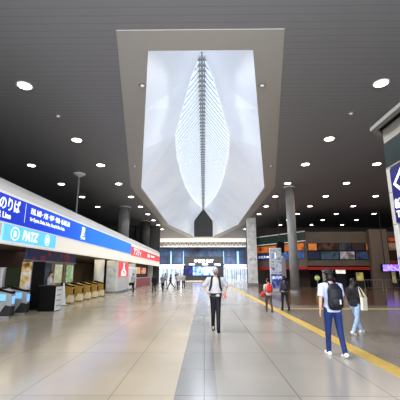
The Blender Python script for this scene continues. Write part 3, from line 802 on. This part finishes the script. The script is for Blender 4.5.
# ------------------------------------------------------------------ right foreground kiosk / sign wall
KX, KY = 4.68, 8.0
t = thing('sign_tower','tall pale sign wall with slanted canopy and navy arrow sign at the right edge','sign wall',(KX,KY,0))
kbe = mat('kiosk_beige',(.33,.315,.29),.45); kwh = mat('kiosk_white',(.47,.47,.455),.4)
body = [(0,0),(1.2,.9),(1.2,.0),(1.2,-7),(0,-7)]
MB().prism([(0.02,0),(1.3,.7),(1.3,-7),(0.02,-7)],'Z',0,5.26).build('body', kbe, t)
MB().box(-.015,.12,-.16,.02,0,4.22).build('corner_post', kwh, t, bevel=.02)
mb = MB()
for z in (1.93,2.75,3.55): mb.box(-.018,.0,-.165,.03,z,z+.012)
mb.build('joint', dgrey, t)
# canopy ring: thin slab with chamfered end, rising soffit edge
cn = mat('canopy_grey',(.26,.25,.24),.45)
MB().prism([(-.18,-.12),(1.6,1.48),(1.6,1.70),(-.33,-.06),(-.33,-7),(-.18,-7)],'Z',5.2,5.3).build('canopy_edge', cn, t)
MB().prism([(-.18,-.12),(1.6,1.48),(1.6,-7),(-.18,-7)],'Z',5.27,5.3).build('canopy', black, t)
MB().box(-.02,.02,-7,-.0,4.17,4.21).build('rail', cn, t)
MB().box(-.012,.02,-7,-.02,4.22,4.86).build('green_glass', mat('kiosk_green',(.018,.03,.027),.15,spec=.4), t)
# navy sign with arrow
nv = mat('sign_navy',(.012,.010,.11),.35,emit=(.012,.01,.12),es=.35)
MB().box(-.03,.02,-7,-.17,2.78,4.13).build('navy_panel', nv, t)
# white hexagonal arrow outline pointing left (towards far end)
def P(u,z): return (-.036,-u,z)
mb = MB()
out = [(.25,3.72),(.62,4.05),(1.3,4.05),(1.3,3.39),(.62,3.39)]
inn = [(.36,3.72),(.67,3.97),(1.2,3.97),(1.2,3.47),(.67,3.47)]
for i in range(5):
    j=(i+1)%5; mb.face(P(*out[i]),P(*out[j]),P(*inn[j]),P(*inn[i]))
mb.build('arrow', letters, t)
text('lettering','新幹線',.24,(-.036,-.22,3.3-.16),FACE_L,letters,t,bold=.008)
text('lettering','Tickets',.22,(-.036,-.25,2.9),FACE_L,letters,t,bold=.006)
# framed blue screen lower
MB().box(-.03,.02,-7,-.08,1.0,1.98).build('blue_frame', mat('frame_blue',(.05,.12,.5),.35,emit=(.05,.15,.6),es=.5), t)
MB().box(-.04,-.03,-7,-.16,1.06,1.92).build('poster', mat('poster_dusk',(.05,.1,.4),.3,emit=(.06,.12,.5),es=.4), t)

# ------------------------------------------------------------------ people
skin = mat('skin',(.52,.33,.24),.5,noise=.05)
hairm = mat('hair_black',(.012,.010,.010),.55,noise=.3,nscale=40)
def V(*a): return Vector(a)
def limb(root, pitch, out, length, side):
    """a segment hanging down, swung forward by pitch and outward by out"""
    d = Vector((side*math.sin(out)*math.cos(pitch), math.sin(pitch), -math.cos(pitch)*math.cos(out))).normalized()
    return root+d*length, d
def person(label, loc, rotz, height, legs, arms, shirt, pants, shoes, hair='short', extras=(), group=None,
           voxel=.011, lean=0.0, female=False, skirt=False, sleeve='short', headtilt=0.0, hipw=.09, hemz=None, fist=False, longshirt=False):
    S = height/1.72
    root = thing('person', label, 'person', loc, rotz, group); root.scale = (S,S,S)
    shw = .165 if female else .19; hw_ = hipw
    # legs first to find ground
    J = {}
    hipz = .92
    feet = []
    for i, side in enumerate((-1,1)):
        p, kb = legs[i]
        hip = V(side*hw_,0,hipz); knee, d1 = limb(hip,p,.02,.44,side); ank, d2 = limb(knee,p-kb,.0,.41,side)
        J[side] = (hip,knee,ank,p-kb); feet.append(ank.z)
    dz = .075-min(feet)
    for side in (-1,1):
        h,k,a,fp = J[side]; J[side] = (h+V(0,0,dz),k+V(0,0,dz),a+V(0,0,dz),fp)
    H0 = hipz+dz
    ln = lambda z: V(0, math.sin(lean)*(z), 0)
    pelvis = V(0,0,H0); waist = V(0,0,H0+.16)+ln(.16); chest = V(0,.0,H0+.34)+ln(.34); shl = V(0,-.005,H0+.50)+ln(.5)
    neck = V(0,0,H0+.56)+ln(.56); head = neck+V(0,.025+headtilt*.1,.135-abs(headtilt)*.02)
    AR = {}
    for i, side in enumerate((-1,1)):
        p, out, eb, inw = arms[i]     # upper pitch, outward, elbow bend (forward), forearm inward
        sh = shl+V(side*shw,0,-.02)
        el, d1 = limb(sh,p,out,.275,side)
        fp = p+eb
        d2 = Vector((side*(math.sin(out)*.4-inw), math.sin(fp), -math.cos(fp))).normalized()
        wr = el+d2*.245
        AR[side] = (sh,el,wr,d2)
    # ---- body
    b = MB()
    f_ = .92 if female else 1.0
    b.tube([pelvis-V(0,0,.06),pelvis+V(0,0,.05),waist,chest,shl-V(0,0,.03),shl+V(0,0,.03)],
           [(.13,.10),(.165,.115),(.135*f_,.095),(.165*f_,.11),(.16*f_,.10),(.08,.07)],16,up=(0,1,0))
    b.tube([shl-V(0,0,.02),neck,head-V(0,.01,.02)],[.07,.054,.052],12)
    b.ball(head,(.074,.092,.112)); b.ball(head+V(0,.03,-.055),(.052,.055,.055))
    b.ball(head+V(0,.094,-.012),(.011,.018,.02)); b.tube([head+V(0,.088,.02),head+V(0,.108,-.022)],[.008,.013],8)
    b.ball(head+V(0,.083,-.058),(.024,.012,.008))
    for s in (-1,1):
        b.ball(head+V(s*.077,-.005,-.008),(.012,.02,.032))
    for side in (-1,1):
        h,k,a,fp = J[side]
        b.tube([h+V(0,0,.04),h-V(0,0,.05),(h+k)/2,k,(k*2+a)/3+V(0,-.01,0),a],[.075,.078,.062,.044,.044,.034],12)
        fd = V(0,math.cos(min(0,fp)*.8),math.sin(min(0,fp)*.8)) if fp<0 else V(0,1,.0)
        b.tube([a-fd*.05-V(0,0,.035),a+fd*.06-V(0,0,.04),a+fd*.16-V(0,0,.05)],[.035,.036,.022],10)
        sh,el,wr,d2 = AR[side]
        b.tube([sh-V(side*.06,0,0),sh,(sh+el)/2,el,(el*2+wr)/3,wr],[.05,.055,.046,.038,.037,.024],12)
        # hand
        back = Vector((side,0,0)); back = (back-d2*back.dot(d2)).normalized()    # back of the hand faces outward
        wid = d2.cross(back).normalized()
        if wid.y < 0: wid = -wid                              # toward the thumb side (front)
        M3 = Matrix((back,wid,d2)).transposed()
        pc = wr+d2*.045
        b.ball(pc,(.016,.04,.052),12,8,rot=M3)
        curl = 1.1 if fist else .45
        for q,(off,ln_) in enumerate(((.03,.07),(.010,.078),(-.010,.072),(-.029,.056))):
            p0 = pc+wid*off+d2*.03; dd = d2; pts=[p0]
            for seg_ in range(3):
                ang = curl*(.5+.35*seg_); dd = (d2*math.cos(ang)-back*math.sin(ang)); pts.append(pts[-1]+dd*ln_*(.45,.33,.22)[seg_])
            b.tube(pts,[.0095,.009,.0085,.007],8)
        p0 = pc+wid*.03-d2*.02
        b.tube([p0,p0+wid*.028+d2*.02-back*.008,p0+wid*.036+d2*.048-back*.02],[.012,.0105,.008],8)
    body = remeshed(b,'body',skin,voxel,root)
    # eyes
    for s in (-1,1):
        e = MB().ball(head+V(s*.028,.083,.008),(.011,.007,.007),8,6).build('eye', black, root, smooth=True)
    # ---- shirt
    hem = H0-.06 if hemz is None else H0+hemz
    c = MB()
    c.tube([V(0,0,hem)+ln(0),pelvis+V(0,0,.05),waist,chest,shl-V(0,0,.03),shl+V(0,0,.035)],
           [(.175,.135),(.178,.135),(.155*f_,.118),(.185*f_,.128),(.178*f_,.118),(.085,.075)],18,up=(0,1,0))
    for side in (-1,1):
        sh,el,wr,d2 = AR[side]
        end = {'short':(sh*.15+el*.85),'long':None}[sleeve]
        if sleeve=='short': c.tube([sh-V(side*.09,0,-.01),sh,end],[.062,.075,.07],12)
        else: c.tube([sh-V(side*.09,0,-.01),sh,(sh+el)/2,el,wr*.9+el*.1],[.062,.07,.062,.055,.042],12)
    remeshed(c,'shirt',shirt,max(voxel,.012),root)
    # ---- trousers
    c = MB()
    c.tube([pelvis-V(0,0,.08),pelvis+V(0,0,.02),pelvis+V(0,0,.10)],[(.15,.11),(.178,.128),(.15,.11)],16,up=(0,1,0))
    for side in (-1,1):
        h,k,a,fp = J[side]
        c.tube([h+V(0,0,.05),h-V(0,0,.06),(h+k)/2,k,(k+a)/2,a+(a-k).normalized()*.035],[.09,.098,.082,.064,.056,.05],14)
    remeshed(c,'trousers',pants,max(voxel,.012),root)
    # ---- shoes
    for side in (-1,1):
        h,k,a,fp = J[side]
        tilt = min(0,fp)*.8
        fd = V(0,math.cos(tilt),math.sin(tilt)); upv = V(0,-math.sin(tilt),math.cos(tilt))
        s_ = MB(); base = a-upv*.045
        s_.tube([base-fd*.085,base-fd*.04,base+fd*.05,base+fd*.13,base+fd*.185],[(.03,.026),(.042,.045),(.046,.044),(.046,.03),(.025,.018)],12,up=tuple(upv))
        s_.build('shoe', shoes, root, smooth=True)
    # ---- hair
    hb = MB()
    if hair == 'short':
        hb.ball(head+V(0,-.018,.03),(.083,.092,.098)); hb.ball(head+V(0,-.045,-.02),(.068,.06,.07))
        hb.tube([head+V(-.06,.05,.085),head+V(.06,.05,.085)],[.03,.03],8)
    elif hair == 'bob':
        hb.ball(head+V(0,-.02,.03),(.09,.098,.102)); hb.ball(head+V(0,-.035,-.05),(.092,.08,.09))
    elif hair == 'long':
        hb.ball(head+V(0,-.02,.03),(.092,.1,.102))
        hb.tube([head+V(0,-.03,.02),head+V(0,-.05,-.1),shl+V(0,-.09,-.02),shl+V(0,-.11,-.18)],[(.09,.075),(.105,.07),(.125,.055),(.08,.03)],14,up=(0,1,0))
    if hair in ('short','bob','long'):
        # keep the face clear
        o = remeshed(hb,'hair',hairm,.011,root)
    root['_a'] = 0; del root['_a']
    return root, dict(head=head,neck=neck,shl=shl,chest=chest,waist=waist,pelvis=pelvis,J=J,AR=AR,shw=shw)

def backpack(root, d, m, w_=.17, h_=.44, depth=.09, pocket=True, straps=True, zoff=0, size=1.0, tagm=None):
    ch = d['shl']; c0 = V(0,-.115,0)
    zt = ch.z+.02+zoff; zb = zt-h_
    b = MB(); b.tube([V(0,ch.y-.11-depth*.6,zb),V(0,ch.y-.11-depth,zb+.06),V(0,ch.y-.11-depth,zt-.12),V(0,ch.y-.10-depth*.6,zt)],[(w_*.8,depth*.7),(w_,depth),(w_*.95,depth*.9),(w_*.55,depth*.45)],16,up=(0,1,0))
    bp = remeshed(b,'backpack',m,.012,root)
    if pocket:
        MB().ball(V(0,ch.y-.115-depth*1.9,zb+.14),(w_*.7,.035,.10)).build('pocket', m, bp, smooth=True)
    if tagm: MB().box(.03,.06,ch.y-.13-depth*2.15,ch.y-.12-depth*2.1,zb+.1,zb+.19).build('tag', tagm, bp)
    if straps:
        for s in (-1,1):
            x = s*d['shw']*.52
            MB().tube([V(x*.7,ch.y-.12,ch.z+.0),V(x*.9,ch.y-.03,ch.z+.075),V(x,ch.y+.06,ch.z+.045),V(x*1.15,ch.y+.135,ch.z-.06),V(x*1.3,ch.y+.14,ch.z-.2),V(x*1.75,ch.y+.02,ch.z-.34)],[(.028,.012)]*6,8).build('strap', m, bp, smooth=True)
    return bp

def lin(c): return c
tee = mat('tee_white',(.47,.47,.48),.8,noise=.06,nscale=12)
navyp = mat('trousers_navy',(.010,.012,.03),.7)
blk = mat('cloth_black',(.010,.010,.013),.75)
# 1 man walking to the viewer with rucksack straps
r, d = person('man in white T-shirt with black rucksack straps walking towards the viewer, hands at his waist',
   (.33,9.75,0), PI, 1.76, [(.20,.06),(-.10,.45)], [(-.30,.62,1.0,.55),(-.30,.62,1.15,.75)], tee, mat('trousers_black',(.005,.006,.012),.7), black, 'none', sleeve='short', hipw=.06, hemz=.02)
backpack(r, d, blk, w_=.17)
cap_ = MB(); hd = d['head']
cap_.ball(hd+V(0,-.008,.035),(.088,.104,.092)); 
mcap = remeshed(cap_,'cap',mat('cap_grey',(.42,.42,.46),.8),.012,r)
MB().ball(hd+V(0,.095,.055),(.07,.07,.012)).build('brim', MATS['cap_grey'], mcap, smooth=True)
MB().ball(hd+V(0,.07,-.05),(.058,.045,.042)).build('face_mask', mat('mask_grey',(.16,.14,.17),.8), r, smooth=True)
bel = MB(); pv = d['pelvis']; bel.tube([pv+V(0,0,.03),pv+V(0,0,.10)],[(.185,.142),(.18,.14)],18,up=(0,1,0)); bel.build('waist_bag_belt', blk, r, smooth=True)
MB().ball(pv+V(-.06,.15,.04),(.06,.03,.04)).build('pouch', mat('pouch_grey',(.4,.4,.42),.6), r, smooth=True)
wr = d['AR'][-1][2]; 
pb = MB().box(-.035,.035,-.006,.006,-.07,.07).build('phone', mat('phone_red',(.5,.08,.05),.4), r, bevel=.005); pb.location = d['AR'][-1][2]+d['AR'][-1][3]*.08+V(0,.03,0); pb.rotation_euler=(.3,.9,0)
# 2 walker with black backpack, light blue shirt, blue jeans
lbl = mat('shirt_pale_blue',(.48,.53,.72),.8,noise=.05,nscale=10)
jean = mat('jeans_blue',(.012,.03,.13),.8,noise=.25,nscale=14)
wsh = mat('shoe_white',(.7,.7,.68),.5)
r, d = person('person in pale blue shirt and blue jeans with a black backpack and black hat',
   (2.62,7.0,0), .04, 1.66, [(.16,.05),(-.14,.22)], [(-.12,.20,.25,.02),(.22,.25,.9,.3)], lbl, jean, wsh, 'bob', longshirt=False, lean=.02)
backpack(r, d, mat('pack_black',(.008,.009,.016),.6), w_=.165, h_=.50, depth=.095, zoff=-.0, tagm=wsh)
hd = d['head']
c = MB(); c.ball(hd+V(0,-.01,.05),(.092,.105,.085)); c.lathe([(.165,0),(.17,.008),(.10,.02)],tuple(hd+V(0,-.01,.045)),24); c.build('hat', blk, r, smooth=True)
# 3 woman in black top, pale jeans, white tote
ljean = mat('jeans_pale',(.30,.42,.60),.8,noise=.15,nscale=12)
r, d = person('long-haired woman in black top and pale jeans with a white tote bag',
   (4.15,9.4,0), -1.05, 1.50, [(.42,.10),(-.25,.35)], [(-.15,.12,.5,.1),(-.1,.14,.4,.05)], blk, ljean, wsh, 'long', female=True, sleeve='long')
tb = MB(); sx = d['shw']+.14; z0 = d['pelvis'].z
tb.prism([(-.13,z0-.14),(.11,z0-.16),(.13,z0+.22),(-.10,z0+.24)],'X',sx-.04,sx+.05)
tote = tb.build('tote_bag', mat('tote_cream',(.68,.64,.55),.8), r, bevel=.02)
for k in (0,.05):
    MB().tube([V(sx-.02+k,-.10,z0+.2),V(sx-.10,-.04,z0+.5),V(sx-.14,.0,d['shl'].z+.05),V(sx-.10,.06,z0+.5),V(sx-.02+k,.14,z0+.2)],.012,6).build('handle', MATS['tote_cream'], tote)
# 4 person with red backpack
redb = mat('pack_red',(.55,.035,.03),.6)
brn = mat('trousers_brown',(.085,.055,.04),.8)
r, d = person('short person in pale top and brown trousers with red backpack and red bag',
   (2.74,14.4,0), .12, 1.36, [(.18,.05),(-.15,.25)], [(-.05,.22,.3,.0),(.1,.25,.6,.2)], mat('top_pale',(.5,.45,.42),.8), brn, mat('shoe_brown',(.06,.04,.03),.6), 'short', female=True)
backpack(r, d, redb, w_=.17, h_=.42, depth=.09)
wr = d['AR'][-1][2]
hb = MB(); hb.ball(V(wr.x-.05,wr.y,wr.z+.0),(.13,.10,.15)); o = hb.build('hand_bag', mat('bag_red',(.42,.03,.04),.6), r, smooth=True)
MB().tube([V(wr.x-.11,wr.y,wr.z+.1),V(wr.x-.02,wr.y,wr.z+.3),V(wr.x+.04,wr.y,wr.z+.1)],.012,6).build('handle', MATS['bag_red'], o)
# 5 person with dark backpack
r, d = person('person in dark clothes walking away with a dark backpack beside the red one',
   (3.6,15.15,0), .1, 1.47, [(.2,.05),(-.2,.3)], [(-.1,.16,.5,.0),(.15,.18,.6,.1)], mat('top_grey',(.06,.055,.07),.8), blk, black, 'bob', female=True, sleeve='long')
backpack(r, d, mat('pack_navy',(.02,.014,.028),.6), w_=.16, h_=.46, depth=.09)
MB().tube([d['pelvis']+V(0,0,.02),d['pelvis']+V(0,0,.055)],[(.19,.146)]*2,16,up=(0,1,0)).build('shirt_hem', tee, r)
# 6 staff member behind the podium
r, d = person('staff member in white shirt standing behind the black podium',
   (-7.15,15.45,0), -1.1, 1.66, [(.02,.0),(-.02,.0)], [(.35,.25,.9,.3),(.35,.25,.9,.3)], tee, navyp, black, 'short')
MB().tube([d['chest']+V(-.14,.135,.14),d['chest']+V(.05,.15,-.02),d['chest']+V(.13,.13,-.12)],[.016]*3,6).build('sash', mat('sash_red',(.5,.04,.05),.6), r)
# far people
far = [
 ('far walker in black carrying a bag, leftmost of the pair beside the red counter',(-4.38,29.3,0),.3,1.5,blk,blk,'bob'),
 ('far walker in grey top beside the one in black',(-3.75,30.3,0),2.8,1.45,mat('top_mid',(.2,.2,.22),.8),blk,'short'),
 ('far walker in dark clothes striding left before the exit doors',(-3.45,34.5,0),1.6,1.5,mat('top_charcoal',(.05,.05,.06),.8),blk,'short'),
 ('far pedestrian in white shirt and dark trousers, left of two together',(-2.55,33.2,0),3.0,1.6,tee,navyp,'short'),
 ('far pedestrian in pale grey shirt, right of two together',(-2.15,35.0,0),.1,1.55,mat('top_lgrey',(.35,.36,.38),.8),navyp,'short'),
 ('pedestrian in white shirt with black bag beside the tall white cabinet',(-6.25,29.5,0),2.6,1.55,tee,blk,'short'),
 ('far walker in pale top by the left exit canopy',(-5.2,45,0),.5,1.6,mat('top_lgrey',(.35,.36,.38),.8),blk,'bob'),
 ('far walker in dark suit beyond the pair in white',(-4.1,50,0),3.1,1.68,blk,blk,'short'),
]
for k,(lab,loc,rz_,h_,sh_,pa_,ha_) in enumerate(far):
    st = [.28,.12,.45,.1,.15,.1,.3,.2][k]
    r, d = person(lab, loc, rz_, h_, [(st,.1),(-st,.3)], [(-st*.7,.15,.3,.0),(st*.7,.15,.3,.0)], sh_, pa_, black, ha_, voxel=.014, sleeve='long' if k%2==0 else 'short', female=ha_=='bob')
    if k in (0,5):
        wr = d['AR'][1][2]
        o = MB().box(wr.x-.03,wr.x+.07,wr.y-.16,wr.y+.16,wr.z-.32,wr.z-.06).build('hand_bag', blk, r, bevel=.03)
        MB().tube([V(wr.x+.02,wr.y-.08,wr.z-.08),V(wr.x+.02,wr.y,wr.z+.01),V(wr.x+.02,wr.y+.08,wr.z-.08)],.01,6).build('handle', blk, o)

# ------------------------------------------------------------------ light
w = bpy.data.worlds.new('world'); SC.world = w; w.use_nodes = True
bg = w.node_tree.nodes['Background']; bg.inputs[0].default_value = (.80,.89,1.0,1); bg.inputs[1].default_value = 2.0
def area(name, loc, sx, sy, e, col=(1,1,1), rot=(0,0,0)):
    l = bpy.data.lights.new(name,'AREA'); l.shape = 'RECTANGLE'; l.size = sx; l.size_y = sy; l.energy = e; l.color = col
    o = bpy.data.objects.new(name,l); COL.objects.link(o); o.location = loc; o.rotation_euler = rot
    return o
area('skylight_daylight',(-.1,38,11.6),2.2,44,2000,(.88,.94,1)).data.spread = math.radians(150)
area('panel_fill_up',(-.1,37,9.15),2.6,44,40,(.86,.93,1),(PI,0,0))  # unseen lamp added below the panels to brighten them from underneath
area('gate_hall_fill',(-8.2,20,2.6),1.6,34,240,(1,.9,.72))  # unseen strip added under the soffit to brighten gates and staff
area('rear_daylight',(0,-7.5,4.5),20,8,3000,(.95,.97,1),(PI/2,0,0))
fd_ = area('far_fill',(0,68,8.4),18,7,4200,(1,.98,.95)); fd_.data.spread = math.radians(150)  # unseen lamp added under the ceiling to brighten the far floor and header
area('far_outside',(0,90,12),40,20,5500,(1,1,1))
area('shops_fill',(17,30,8.8),16,10,600,(1,.85,.68))  # unseen area lamp added in place of the downlights over the shops
fl = area('facade_fill',(-3.2,22,8.6),1.0,36,1300,(1,.96,.9),(0,math.radians(-38),0)); fl.data.spread = math.radians(95)  # unseen lamp added to brighten the left fascia and its signs
# ------------------------------------------------------------------ camera
f = 325.0; pitch = math.atan(73/f)
cd = bpy.data.cameras.new('camera'); cam = bpy.data.objects.new('camera', cd); COL.objects.link(cam)
cd.sensor_width = 36; cd.lens = f/400*36; cd.clip_end = 400; cd.clip_start = .1
cam.location = (0,0,1.6); cam.rotation_euler = (PI/2+pitch, 0, math.atan(4/f*math.cos(pitch)))
SC.camera = cam
SC.view_settings.view_transform = 'Standard'; SC.view_settings.look = 'Medium High Contrast'; SC.view_settings.exposure = 0
SC.cycles.use_denoising = True
SC.cycles.max_bounces = 6; SC.cycles.sample_clamp_indirect = 6
